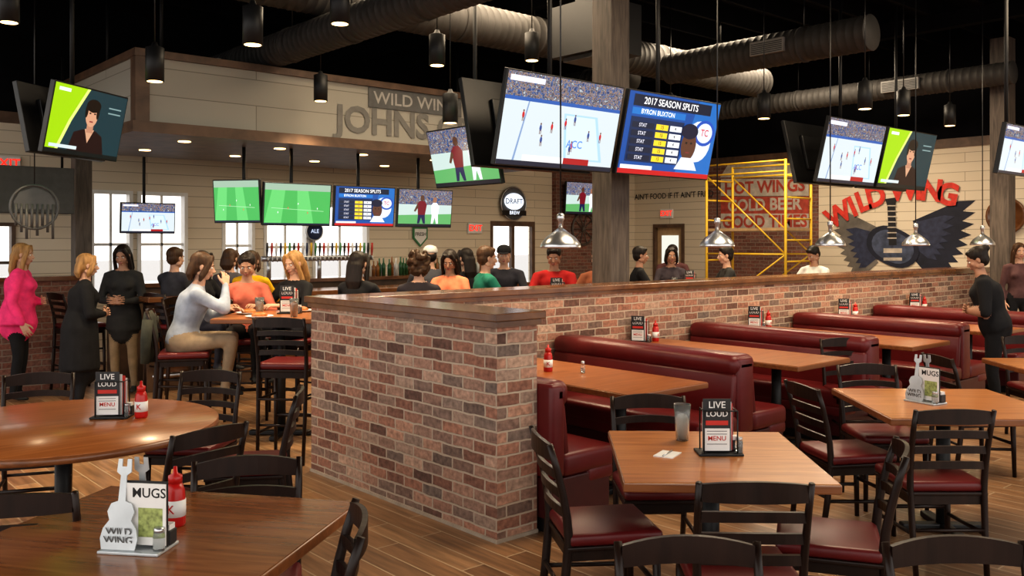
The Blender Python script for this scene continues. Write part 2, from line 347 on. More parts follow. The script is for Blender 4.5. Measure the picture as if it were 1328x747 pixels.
# ---------------------------------------------------------------- ducts
def duct(name,p0,p1,r,regs=()):
    mb=MB(); p0=Vector(p0);p1=Vector(p1); d=p1-p0; n=int(d.length/.11)
    pts=[];rad=[]
    for i in range(n+1):
        pts+= [p0+d*(i/n)-d.normalized()*.008, p0+d*(i/n), p0+d*(i/n)+d.normalized()*.008]; rad+=[r,r+.007,r]
    mb.tube(pts,rad,20,DUCT,cap=True)
    for k in range(1,int(d.length/1.3)+1):
        c=p0+d.normalized()*(k*1.3-.4)
        mb.tube([c-d.normalized()*.02,c+d.normalized()*.02],r+.013,20,DUCT); mb.tube([c+Vector((0,0,r)),(c.x,c.y,CZ-.28)],.008,6,BLACKM)
    for (c,s) in regs:
        c=Vector(c)
        if abs(d.y)>abs(d.x):
            mb.b2((c.x-.05,c.y-s,c.z-.09),(c.x,c.y+s,c.z+.09),VENT)
            for j in range(6): mb.b2((c.x-.056,c.y-s+.02,c.z-.075+j*.025),(c.x-.051,c.y+s-.02,c.z-.065+j*.025),BLACKM)
    mb.obj(name)
duct('ventilation_duct',(10.5,5.3,4.27),(10.5,8.4,4.27),.22,[((10.29,6.6,4.27),.25)])
duct('ventilation_duct',(10.5,9.15,4.27),(10.5,13.0,4.27),.22)
duct('ventilation_duct',(4.9,4.6,3.98),(4.9,11.8,3.98),.19,[((4.72,11.2,3.95),.25)])
duct('ventilation_duct',(2.0,8.75,4.45),(13.4,8.75,4.45),.25)
duct('ventilation_duct',(14.2,5.0,4.2),(14.2,13.0,4.2),.17,[((14.04,6.6,4.2),.3)])
duct('ventilation_duct',(1.2,6.0,4.2),(1.2,12.8,4.2),.2)
mb=MB(); mb.b2((7.4,6.9,3.9),(8.1,7.7,4.5),BLACKM); mb.b2((7.5,7.0,3.85),(8.0,7.6,3.9),GREY); mb.b2((7.6,7.1,4.5),(7.9,7.5,CZ-.29),BLACKM); mb.obj('air_diffuser_box')
mb=MB(); mb.tube([(6.3,2,4.78),(6.3,13,4.78)],.02,8,BLACK); mb.obj('sprinkler_pipe')
# ---------------------------------------------------------------- lamps
def lamp(t,loc,power,col,size=.05,spot=None,rot=None):
    d=bpy.data.lights.new('bulb',t); d.energy=power; d.color=col
    if t=='AREA': d.size=size
    else: d.shadow_soft_size=size
    if spot: d.spot_size=math.radians(spot); d.spot_blend=.6
    o=bpy.data.objects.new('pendant_bulb',d); o.location=loc
    if rot: o.rotation_euler=rot
    bpy.context.scene.collection.objects.link(o); return o
cyl=MB(); cyl.lathe([(.074,-.15),(.08,-.15),(.08,.15),(.03,.17),(.02,.2)],20,BLACKM); cyl.lathe([(.066,-.152),(.066,-.148)],16,WARM)
cyl.tube([(0,0,.2),(0,0,1.5)],.006,6,BLACK); cylm=cyl.mesh('can_pendant')
for px,Y,z in [(328,7.1,3.43),(441,7.2,3.62),(12,7.4,3.68),(567,8.8,3.60),(690,9.8,3.85),(416,10.4,3.5),(201,8.0,3.30),(584,9.3,3.1),(991,11,3.38),(1122,10,3.35),(1172,11,3.42),(1232,13,3.55),(870,12.5,3.6)]:
    p=W((px-664)/F*Y,Y,z); o=inst(cylm,'can_pendant_lamp',p)
    l=lamp('SPOT',(0,0,-.17),140,(1,.78,.50),.06,115); l.parent=o
dome=MB(); 
dome.lathe([(.02,.13),(.02,.19),(.028,.20),(.028,.24),(.01,.25)],16,STEEL)
dome.lathe([(.148,-.01),(.152,0),(.145,.025),(.11,.07),(.055,.11),(.022,.135),(.02,.13),(.05,.10),(.105,.062),(.14,.02)],28,STEEL)
dome.sph((0,0,.05),.028,WARM); dome.tube([(0,0,.24),(0,0,3.35)],.006,6,BLACK); domem=dome.mesh('dome_pendant')
for i in range(5):
    p=(4.63+1.93*i,4.72,1.68); o=inst(domem,'dome_pendant_lamp',p); l=lamp('POINT',(0,0,-.02),9,(1,.78,.5),.04); l.parent=o
# ---------------------------------------------------------------- TVs
def soc(kind):
    L=[]
    if kind=='bball':
        L=[('r',0,0,1,1,(.80,.84,.86)),('n',0,.74,1,1,'crowd'),('r',0,.70,1,.74,(.15,.35,.65)),('r',.0,.0,1,.05,(.1,.12,.2)),('p',[(.55,.1),(.9,.1),(.8,.62),(.5,.62)],(.66,.80,.93)),('p',[(.57,.12),(.87,.12),(.78,.6),(.52,.6)],(.80,.86,.9)),
           ('r',.2,.05,.55,.12,(.9,.9,.9)),('r',.55,.05,.78,.12,(.65,.1,.12)),('r',.02,.90,.3,.96,(.9,.9,.95)),('p',[(.12,.05),(.135,.05),(.2,.7),(.19,.7)],(.5,.6,.75))]
        rr=random.Random(3)
        for i in range(10):
            u=.15+rr.random()*.7; v=.2+rr.random()*.42; c=(.75,.12,.15) if i%2 else (.2,.3,.55)
            L+=[('e',u,v,.010,.035,c),('e',u,v+.045,.006,.012,(.4,.25,.18)),('r',u-.007,v-.07,u-.002,v-.02,(.45,.3,.25)),('r',u+.003,v-.07,u+.008,v-.02,(.45,.3,.25))]
        L.append(('t','ACC',.62,.28,.12,(.35,.55,.85)))
    if kind=='splits':
        L=[('r',0,0,1,1,(.04,.30,.60)),('p',[(.6,0),(1,0),(1,1),(.75,1)],(.10,.42,.72)),('r',0,.0,1,.06,(.75,.1,.12)),('r',.02,.06,.35,.11,(.9,.9,.92)),('r',.05,.83,.9,.97,(.03,.1,.2)),('t','2017 SEASON SPLITS',.45,.9,.115,(1,1,1)),('r',.05,.73,.62,.81,(.1,.45,.75)),('t','BYRON BUXTON',.32,.77,.08,(1,1,1)),
           ('r',.05,.15,.62,.7,(.05,.16,.32))]
        for i in range(5):
            v=.57-.1*i; L+=[('r',.07,v,.3,v+.07,(.06,.12,.22)),('r',.32,v,.45,v+.07,(.95,.82,.2)),('r',.47,v,.6,v+.07,(.92,.93,.95)),('t','STAT',.18,v+.035,.06,(.9,.9,.95)),('t','15',.385,v+.035,.06,(.1,.1,.1)),('t','4',.53,v+.035,.06,(.1,.1,.1))]
        L+=[('e',.80,.48,.15,.27,(.85,.88,.92)),('e',.86,.6,.12,.17,(.12,.32,.7)),('e',.86,.6,.09,.13,(.85,.9,.95)),('t','TC',.86,.6,.12,(.8,.1,.15)),('e',.70,.42,.085,.20,(.36,.22,.16)),('e',.69,.60,.095,.10,(.05,.08,.2)),('r',.60,.54,.70,.57,(.05,.08,.2)),('p',[(.58,.1),(.64,.26),(.77,.26),(.84,.1)],(.9,.9,.9)),
            ('e',.67,.45,.012,.014,(.05,.05,.05)),('e',.725,.45,.012,.014,(.05,.05,.05)),('r',.675,.32,.72,.335,(.5,.2,.2))]
    if kind=='news':
        L=[('r',0,0,1,1,(.10,.22,.25)),('p',[(0,.05),(0,1),(.42,1),(.24,.5),(.12,.05)],(.62,.80,.05)),('p',[(.12,.05),(.24,.5),(.42,1),(.46,1),(.28,.5),(.16,.05)],(.85,.92,.5)),('r',0,0,1,.06,(.03,.08,.09)),
           ('p',[(.28,.06),(.33,.34),(.45,.40),(.62,.40),(.72,.33),(.78,.06)],(.13,.05,.06)),('p',[(.47,.41),(.53,.2),(.60,.41)],(.80,.62,.5)),('r',.49,.36,.58,.5,(.72,.52,.42)),('e',.535,.63,.085,.18,(.80,.6,.48)),('e',.54,.77,.10,.10,(.08,.05,.04)),('e',.455,.68,.02,.10,(.08,.05,.04)),('e',.61,.68,.02,.10,(.08,.05,.04)),
           ('e',.505,.655,.014,.012,(.08,.05,.05)),('e',.57,.655,.014,.012,(.08,.05,.05)),('r',.51,.52,.56,.54,(.55,.2,.2)),('r',.04,.08,.4,.13,(.8,.85,.85)),('r',.75,.78,.93,.8,(.5,.6,.6)),('r',.75,.7,.93,.72,(.5,.6,.6)),('r',.05,.9,.2,.95,(.9,.95,.9))]
    if kind=='pitch':
        L=[('r',0,0,1,1,(.28,.68,.34)),('r',0,.84,1,1,(.60,.70,.62)),('p',[(0,0),(.25,0),(.3,.84),(.1,.84)],(.40,.78,.44)),('p',[(.5,0),(.75,0),(.65,.84),(.48,.84)],(.40,.78,.44)),('r',0,.0,1,.04,(.05,.1,.2)),('p',[(.1,.4),(.9,.34),(.9,.35),(.1,.41)],(.7,.88,.7))]
        for i in range(5): L.append(('e',.2+.15*i,.3+.11*(i%3),.006,.025,(.9,.2,.2) if i%2 else (.95,.95,.95)))
    if kind=='soccer':
        L=[('r',0,0,1,1,(.38,.66,.40)),('n',0,.6,1,1,'crowd'),('p',[(0,.3),(1,.36),(1,.6),(0,.6)],(.75,.82,.8)),('r',0,0,1,.07,(.1,.1,.15)),
           ('p',[(.36,.3),(.34,.62),(.39,.7),(.47,.7),(.52,.6),(.49,.3)],(.45,.06,.14)),('p',[(.34,.62),(.28,.42),(.31,.40),(.37,.55)],(.35,.22,.16)),('e',.43,.78,.04,.085,(.35,.22,.16)),('p',[(.35,.08),(.36,.32),(.49,.32),(.5,.08),(.46,.08),(.42,.25),(.39,.08)],(.1,.12,.3)),
           ('p',[(.62,.3),(.60,.58),(.64,.66),(.71,.66),(.76,.56),(.74,.3)],(.93,.93,.95)),('e',.67,.74,.038,.08,(.6,.42,.33)),('p',[(.61,.08),(.62,.32),(.74,.32),(.75,.08),(.71,.08),(.68,.25),(.65,.08)],(.9,.9,.92))]
    return L
def tv(name,TL,r,w,h,tilt,kind,pole=None,dim=1.15,thick=.05,off=False):
    r=Vector(r).normalized(); z=Vector((0,0,1)); n0=r.cross(z); t=math.radians(tilt)
    up=(z*math.cos(t)+n0*math.sin(t)).normalized(); nn=r.cross(up); TL=Vector(TL)
    M=Matrix(((r.x,-nn.x,up.x),(r.y,-nn.y,up.y),(r.z,-nn.z,up.z))).to_4x4()
    mb=MB(); c=r*(w/2)-up*(h/2)-nn*(thick/2)
    mb.box(c,(w,thick,h),BLACK,.006,rot=M); mb.box(c-nn*(thick/2+.02),(w*.6,.04,h*.55),BLACK,.008,rot=M)
    b=.014
    def P(u,v,o): return r*(b+(w-2*b)*u)-up*(h-b-(h-2*b)*v)+nn*o
    k=0
    mb.add([P(0,0,.001),P(1,0,.001),P(1,1,.001),P(0,1,.001)],[(0,1,2,3)],em((.02,.02,.02),.3))
    for sh in soc(kind):
        k+=1; o=.0014+k*.00025
        if sh[0]=='r':
            _,a,b0,c1,d1,col=sh; mb.add([P(a,b0,o),P(c1,b0,o),P(c1,d1,o),P(a,d1,o)],[(0,1,2,3)],em(col,dim))
        elif sh[0]=='n':
            _,a,b0,c1,d1,_c=sh; mb.add([P(a,b0,o),P(c1,b0,o),P(c1,d1,o),P(a,d1,o)],[(0,1,2,3)],em_noise('tv_crowd',[(.02,.04,.12),(.05,.12,.3),(.3,.2,.15),(.03,.05,.1),(.4,.45,.5)],38,dim))
        elif sh[0]=='p': mb.add([P(a,b0,o) for a,b0 in sh[1]],[tuple(range(len(sh[1])))],em(sh[2],dim))
        elif sh[0]=='e':
            _,u,v,ru,rv,col=sh; mb.add([P(u+ru*math.cos(i*math.pi/10),v+rv*math.sin(i*math.pi/10),o) for i in range(20)],[tuple(range(20))],em(col,dim))
        elif sh[0]=='t':
            _,tx,u,v,sz,col=sh; put_text(mb,tx,P(u,v,o),r,up,sz*h,em(col,dim))
    if pole:
        pc=r*(w/2)-up*(h*.45)-nn*(thick+.05)
        mb.box(pc,(.3,.06,.3),BLACKM,.005,rot=M); base=pc-n0*.08
        mb.tube([base-Vector((0,0,.05)),Vector((base.x,base.y,pole-TL.z))],.022,8,BLACKM); mb.tube([pc,base],.02,8,BLACKM)
    return mb.obj(name,TL)
PZ=CZ-.28
for i,(xa,k1) in enumerate([(4.90,'bball'),(6.43,'splits'),(10.1,'bball'),(11.64,'news')]):
    z=3.17 if i<2 else 3.25
    tv('television',(xa,5.62,z),(1,0,0),1.46,.82,13,k1,pole=PZ)
    if i!=1: tv('television',(xa+1.46,6.30,z),(-1,0,0),1.46,.82,13,'pitch')
p=W((72-664)/F*8.0,8.0,H+210/F*8.0); q=W((167-664)/F*9.03,9.03,p.z); tv('television',p,(q-p),(q-p).length,.66,12,'news',pole=PZ)
qq=(q-p).normalized(); nn=qq.cross(Vector((0,0,1))); tv('television',q-nn*.45,-qq,(q-p).length,.66,12,'pitch')
tv('television',(5.8,8.03,2.93),(0,-1,0),1.12,.64,13,'soccer',pole=PZ)
for xa,k1 in ((4.87,'pitch'),(5.84,'splits'),(6.81,'soccer')):
    tv('television',(xa,10.05,2.44),(1,0,0),.92,.53,5,k1,pole=2.88)
tv('television',(4.46,10.6,2.47),(.45,-.6,0),.62,.53,5,'pitch',pole=2.88)
p=BW(735,235,BWY,.3); tv('television',p,(1,0,0),1.15,.68,4,'soccer')
p=W((1306-664)/F*9.5,9.5,H+155/F*9.5); tv('television',p,(1,0,0),1.2,.55,10,'bball',pole=PZ)
p=BW(157,262,BWY-.7); tv('television',p,(1,0,0),.75,.43,4,'bball',pole=WT)
# ---------------------------------------------------------------- murals and signs
mb=MB()
def poly_rw(pts,mat,off=.004): mb.add([RW(x,y,off) for x,y in pts],[tuple(range(len(pts)))],mat)
OFFW=pm('paint_white_worn',(.50,.44,.38),.8,var=.25,scale=9); REDW=pm('paint_red_worn',(.42,.07,.045),.8,var=.3,scale=9)
for i,(t,y0,px0_,px1_,mt) in enumerate([('HOT WINGS',243,938,1046,REDW),('COLD BEER',266,938,1046,OFFW),('GOOD TIMES',288,938,1046,REDW)]):
    a=RW(px0_,y0,.012); b=RW(px1_,y0,.012); wd=(a-b).length
    bgm=OFFW if mt is REDW else REDW
    mb.add([RW(px0_-3,y0-11,.006),RW(px0_-3,y0+11,.006),RW(px1_+3,y0+11,.006),RW(px1_+3,y0-11,.006)],[(0,1,2,3)],bgm)
    put_text(mb,t,(RWX-.012,(a.y+b.y)/2,(a.z+b.z)/2-.0),(0,-1,0),(0,0,1),.33,mt,wd/.33/5.9,.03)
mb.add([RW(px,py,.005) for px,py in ((934,230),(1050,230),(1040,216),(992,208),(944,214))],[(0,1,2,3,4)],OFFW)
mb.obj('wall_lettering_mural')
mb=MB()
MR=pm('mural_red',(.60,.045,.03),.7,var=.2)
LP=[('W',1088,279,28),('I',1106,269,24),('L',1119,262,20),('D',1136,256,14),('W',1172,247,2),('I',1191,246,-2),('N',1208,248,-7),('G',1229,253,-12)]
for ch,px,py,dg in LP:
    ang=math.radians(dg); p=RW(px,py,.030); put_text(mb,ch,p,(0,-math.cos(ang),math.sin(ang)),(0,math.sin(ang),math.cos(ang)),.50,MR,.95,.045)
def feather(cx,cy,ang,ln,wd,mat,off):
    dx,dy=math.cos(ang),math.sin(ang); nx,ny=-dy,dx
    poly_rw([(cx+nx*wd*.4,cy+ny*wd*.4),(cx+dx*ln*.7+nx*wd*.55,cy+dy*ln*.7+ny*wd*.55),(cx+dx*ln,cy+dy*ln),(cx+dx*ln*.75-nx*wd*.5,cy+dy*ln*.75-ny*wd*.5),(cx-nx*wd*.4,cy-ny*wd*.4)],mat,off)
MBl=pm('mural_blue',(.03,.037,.075),.7,var=.3)
for i in range(10):
    feather(1186,292+i*4,math.radians(-22+i*7.5),86-i*4,15,NAVY,.004+i*.0006)
    if i<7: feather(1186,292+i*4,math.radians(-12+i*8),54-i*3,9,MBl,.012+i*.0006)
    feather(1136,300+i*4,math.radians(180+24-i*7),62-i*3,14,TANM,.004+i*.0006)
    if i<7: feather(1138,306+i*4,math.radians(180+12-i*8),42-i*2,9,MBl,.012+i*.0006)
gp=[]
for t in range(28):
    a=t*2*math.pi/28; rr=32*(1+.18*math.cos(2*a)) ; gp.append((1158+rr*.95*math.cos(a+.5),320+rr*math.sin(a+.5)*.9))
poly_rw(gp,NAVY,.020); poly_rw([(1158+(x-1158)*.8,320+(y-320)*.8) for x,y in gp],pm('mural_bluegrey',(.055,.07,.12),.7,var=.5,scale=8),.022)
poly_rw([(1153,318),(1151,268),(1148,258),(1163,256),(1161,268),(1163,318)],pm('mural_dark',(.012,.012,.016),.7),.024)
for yy in range(266,312,7): poly_rw([(1151,yy),(1151,yy+1.5),(1163,yy+1.5),(1163,yy)],OFFW,.026)
poly_rw([(1146,322),(1146,328),(1170,328),(1170,322)],OFFW,.026); poly_rw([(1146,334),(1146,338),(1170,338),(1170,334)],OFFW,.026)
mb.obj('wall_mural')
mb=MB(); p=RW(868,254,.01); put_text(mb,"IT AIN'T FOOD IF IT AIN'T FRIED",p,(0,-1,0),(0,0,1),.17,BLACK,.95); mb.obj('wall_slogan_lettering')
for p,r in ((RW(865,277,.03),(0,-1,0)),(BW(8,212,BWY,.03),(1,0,0)),(BW(616,296,BWY,.03),(1,0,0))):
    mb=MB(); r=Vector(r); n=r.cross(Vector((0,0,1)))
    sz=(.34,.04,.2) if r.x else (.04,.34,.2); mb.box((0,0,0),sz,WHITE,.006); put_text(mb,'EXIT',n*.024,r,(0,0,1),.16,em((1,.15,.08),1.5)); mb.obj('exit_sign',p)
def disc_sign(px,py,R,off,mat,txt,tm,n=28,lit=False):
    mb=MB(); q=BW(px,py,BWY,off); M=Matrix.Rotation(math.pi/2,4,'X')
    mb.lathe([(R,0),(R,.03),(R*.93,.04),(R*.93,.034)],n,mat,M=M); mb.tube([(R*math.cos(t*math.pi/14),-.035,R*math.sin(t*math.pi/14)) for t in range(28)],.012,6,STEEL,closed=True)
    if lit:
        e=em((.92,.95,1),1.3)
        mb.add([(R*.78*math.cos(t*math.pi/14),-.046,R*.12+R*.5*math.sin(t*math.pi/14)) for t in range(28)],[tuple(range(28))],e)
        put_text(mb,txt,(0,-.05,R*.12),(1,0,0),(0,0,1),R*.45,NAVYS); mb.b2((-R*.95,-.06,-R*.72),(R*.95,-.045,-R*.42),BLACK); put_text(mb,'BREW',(0,-.062,-R*.57),(1,0,0),(0,0,1),R*.3,e)
    else: put_text(mb,txt,(0,-.045,0),(1,0,0),(0,0,1),R*.6,tm)
    mb.obj('round_wall_sign',q)
disc_sign(665,264,.33,.05,GREY,'DRAFT',None,lit=True); disc_sign(407,300,.15,.08,NAVYS,'ALE',em((.8,.85,.95),1))
mb=MB(); q=BW(545,306,BWY,.03); mb.prism([(-.16,.16),(.16,.16),(.16,-.04),(0,-.2),(-.16,-.04)],.03,pm('sign_green',(.04,.2,.08),.5)); mb.prism([(-.13,.13),(.13,.13),(.13,-.03),(0,-.16),(-.13,-.03)],.035,WHITE); put_text(mb,'FRESH',(0,-.02,.03),(1,0,0),(0,0,1),.09,BLACK); mb.obj('shield_wall_sign',q)
for i,(py,mt) in enumerate(((280,TRIMW),)):
    mb=MB(); q=RW(1305,py-0,.03); M=Matrix.Rotation(math.radians(-90),4,'Y')
    mb.lathe([(.3,0),(.3,.04),(.26,.05),(.26,.045)],24,CAPW,M=M); put_text(mb,'G',(-.055,0,0),(0,-1,0),(0,0,1),.36,REDP); mb.obj('barrel_lid_sign',q)
mb=MB(); R=.21
mb.tube([(R*math.cos(t*math.pi/12),0,R*1.0*math.sin(t*math.pi/12)) for t in range(24)],.013,8,DSIGN,closed=True)
mb.prism([(-.17,-.02),(.17,-.02),(.18,.05),(.13,.14),(0,.19),(-.13,.14),(-.18,.05)],.01,DSIGN)
for i in range(8):
    x=-.16+i*.046; mb.tube([(x,0,.03),(x,0,-.18-.16*((i*37)%5)/5)],.013,8,DSIGN)
mb.tube([(0,0,R),(0,0,CZ-.28-2.05)],.006,6,BLACK); mb.obj('hanging_metal_sign',W((45-664)/F*8.6,8.6,2.05))
mb=MB(); mb.b2((0,0,0),(.9,.3,.55),pm('awning_grey',(.075,.075,.072),.7),.01); mb.tube([(.1,.15,.55),(.1,.15,1.9)],.015,8,BLACKM); mb.tube([(.8,.15,.55),(.8,.15,1.9)],.015,8,BLACKM); mb.obj('awning_box',(BW(0,255,11.6).x-.1,11.6,2.05))  # plain dark box standing in for the awning
# scaffold
mb=MB(); X0,X1,Y0,Y1=13.3,14.1,8.2,9.8
for x in (X0,X1):
    for y in (Y0,Y1): mb.tube([(x,y,0.0),(x,y,3.1)],.024,8,YEL)
for y in (Y0,Y1):
    for i in range(8): mb.tube([(X0,y,.3+i*.36),(X1,y,.3+i*.36)],.017,6,YEL)
for x in (X0,X1):
    for z in (.4,1.5,2.9,3.08): mb.tube([(x,Y0,z),(x,Y1,z)],.017,6,YEL)
    mb.tube([(x,Y0,1.5),(x,Y1,2.9)],.014,6,YEL); mb.tube([(x,Y1,.4),(x,Y0,1.5)],.014,6,YEL)
mb.b2((X0,Y0,1.9),(X1,Y1,1.95),PLY); mb.obj('scaffold_tower')
# ---------------------------------------------------------------- chairs
def chair_mesh(name,sh,top,pub=False):
    mb=MB(); D=DARKW
    def yb(z):
        t=(z-sh)/(top-sh); return -.195-.085*max(0,t)**1.6
    for s in (-1,1):
        mb.tube([(s*.18,-.245,0),(s*.186,-.215,sh*.5),(s*.19,-.195,sh)]+[(s*(.19+.008*t),yb(sh+(top-sh)*t),sh+(top-sh)*t) for t in (.25,.5,.75,1)],[(.014,.017),(.016,.02),(.017,.021),(.016,.019),(.015,.017),(.014,.016),(.012,.013)],8,D,ref=(1,0,0))
        mb.tube([(s*.195,.20,0),(s*.19,.19,sh-.04)],[.014,.02],8,D)
        for z in ((.2,) if not pub else (.22,.48)): mb.tube([(s*.185,-.225,z+.02),(s*.193,.197,z)],.011,8,D)
        mb.box((s*.18,0,sh-.065),(.02,.37,.05),D)
    for z in ((.24,) if not pub else (.3,.5)): mb.tube([(-.185,-.22,z),(.185,-.22,z)],.010,8,D)
    mb.tube([(-.19,.198,.24 if not pub else .30),(.19,.198,.24 if not pub else .30)],.012 if not pub else .016,8,D)
    mb.box((0,.185,sh-.065),(.36,.02,.05),D); mb.box((0,-.185,sh-.065),(.36,.02,.05),D)
    mb.box((0,.005,sh-.035),(.42,.42,.02),D,.006); mb.box((0,.01,sh+.0),(.42,.42,.055),VINYL,.022,seg=3)
    n=10
    span=top-sh
    for zc,hh in ((top-.038,.078),(sh+span*.68,.038),(sh+span*.48,.038),(sh+span*.28,.038)):
        vs=[];fs=[];w=.188
        for i in range(n+1):
            x=-w+2*w*i/n; q=1-(x/w)**2; y=yb(zc)-.032*q; zz=zc+.010*q; hs=hh/2*(1 if hh<.05 else (.80+.20*q))
            for dy in (-.009,.009): vs+=[(x,y+dy,zz-hs),(x,y+dy,zz+hs)]
        for i in range(n):
            a=i*4; b=a+4; fs+=[(a,b,b+1,a+1),(a+2,a+3,b+3,b+2),(a+1,b+1,b+3,a+3),(a,a+2,b+2,b)]
        fs+=[(0,1,3,2),(n*4,n*4+2,n*4+3,n*4+1)]
        mb.add(vs,fs,D,False)
    return mb.mesh(name)
CH=chair_mesh('dining_chair_mesh',.455,.865); PCH=chair_mesh('pub_chair_mesh',.75,1.13,True)
for X,Y,ph in [(.40,4.0,80),(.87,3.44,2),(1.36,3.82,-72),(.76,4.66,178),(2.24,4.80,0),(2.0,5.38,80),(3.2,5.0,-75),(2.45,5.9,180),(3.45,6.7,85),(3.95,6.05,5),
    (.50,2.27,180),(1.27,2.27,178),(-.98,3.24,168),(-.75,2.72,-102),(-1.74,3.28,-12),(-1.60,4.24,-55),(-2.25,3.62,-2),(-1.50,5.1,-100),(-2.0,5.6,185),(-2.95,5.5,160),
    (2.9,7.55,180),(4.6,7.75,180),(4.95,6.3,-80)]:
    inst(CH,'dining_chair',W(X,Y,0),RZ(ph))
# tables
def table_mesh(name,w,d,z,top,round_=False,basew=.3,edge=None):
    mb=MB(); e=edge or EDGE
    if round_:
        mb.lathe([(w/2-.004,-.04),(w/2,-.035),(w/2,-.004)],56,e,c=(0,0,z)); mb.lathe([(w/2,-.004),(w/2-.004,0.0)],56,top,c=(0,0,z))
    else:
        mb.box((0,0,z-.021),(w,d,.038),e,.006); mb.box((0,0,z-.001),(w-.012,d-.012,.004),top)
    mb.box((0,0,z-.055),(.35,.35,.03),BLACKM); mb.tube([(0,0,.03),(0,0,z-.06)],.04,12,BLACKM)
    for a in (0,1):
        M=Matrix.Rotation(a*math.pi/2,4,'Z'); mb.box((0,0,.025),(basew*2,.07,.04),BLACKM,.01,M=M)
    return mb.mesh(name)
T1=table_mesh('sq_table',.86,.98,.76,TABLE,basew=.25)
T2=table_mesh('sq_table2',1.0,1.0,.76,TABLE,basew=.25)
inst(T1,'dining_table',W(.895,4.03),RZ(2.5)); inst(T2,'dining_table',W(2.57,5.33),RZ(2)); inst(T2,'dining_table',W(4.35,6.85),RZ(2)); inst(T1,'dining_table',W(.90,1.85),RZ(0))
T3=table_mesh('sq_table_dark',1.04,1.35,.76,TABLED,basew=.28)
a=math.radians(12); corner=Vector((-.56,3.30)); dx=Vector((-math.cos(a),math.sin(a))); dy=Vector((-math.sin(a),-math.cos(a)))
c=corner+dx*.52+dy*.675; inst(T3,'dining_table',W(c.x,c.y),RZ(12))
T4=table_mesh('round_table_mesh',1.56,1.56,.76,TABLEM,True,.38); inst(T4,'round_dining_table',W(-2.36,4.7),0)
T5=table_mesh('pub_table_mesh',.95,.95,1.07,TABLEM,basew=.28)
PT=[(-2.05,7.95),(-1.0,9.2),(.34,9.75),(2.3,12.2),(3.75,12.95)]
for X,Y in PT: inst(T5,'pub_table',W(X,Y),RZ(0))
# booths
LB=yl-.02-3.76
def bench(name,double,loc):
    mb=MB(); L=LB; hy=L/2
    sides=(-1,1) if double else (1,)
    if double:
        mb.box((0,0,.20),(1.0,L-.02,.24),VINYLD,.01); mb.box((0,0,.04),(.9,L-.06,.08),BLACK)
        mb.box((0,0,.60),(.2,L,.56),VINYL,.03,seg=3); mb.box((0,0,.815),(.27,L,.16),VINYL,.07,seg=5)
    else:
        mb.box((.26,0,.20),(.50,L-.02,.24),VINYLD,.01); mb.box((.24,0,.04),(.44,L-.06,.08),BLACK)
        mb.box((.06,0,.60),(.12,L,.56),VINYL,.03,seg=3); mb.box((.085,0,.815),(.16,L,.16),VINYL,.06,seg=5)
    for s in sides:
        xs=.32 if double else .33
        mb.box((s*xs,0,.39),(.46,L,.15),VINYL,.045,seg=4)
        mb.box((s*(xs+.1),0,.30),(.24,L-.01,.10),VINYL,.03,seg=3)
        R=Matrix.Rotation(s*math.radians(-7),4,'Y'); mb.box((s*(.115 if double else .13),0,.60),(.06,L-.04,.32),VINYL,.025,rot=R,seg=3)
    mb.obj(name,loc)
cyb=(3.76+yl-.02)/2
bench('booth_bench',False,(3.615,cyb,0))
for k in range(4): bench('booth_bench',True,(5.585+1.93*k,cyb,0))
BT=MB(); BT.box((0,0,.739),(.80,1.98,.038),EDGE,.006); BT.box((0,0,.759),(.788,1.968,.004),TABLEM); BT.box((0,.2,.71),(.5,1.2,.02),BLACKM)
for yy in (-.55,.55): BT.tube([(0,yy,.03),(0,yy,.70)],.04,12,BLACKM); BT.box((0,yy,.025),(.07,.5,.04),BLACKM,.01); BT.box((0,yy,.025),(.5,.07,.04),BLACKM,.01)
BTm=BT.mesh('booth_table_mesh')
for k in range(5): inst(BTm,'booth_table',(4.63+1.93*k,yl-.03-.99,0))
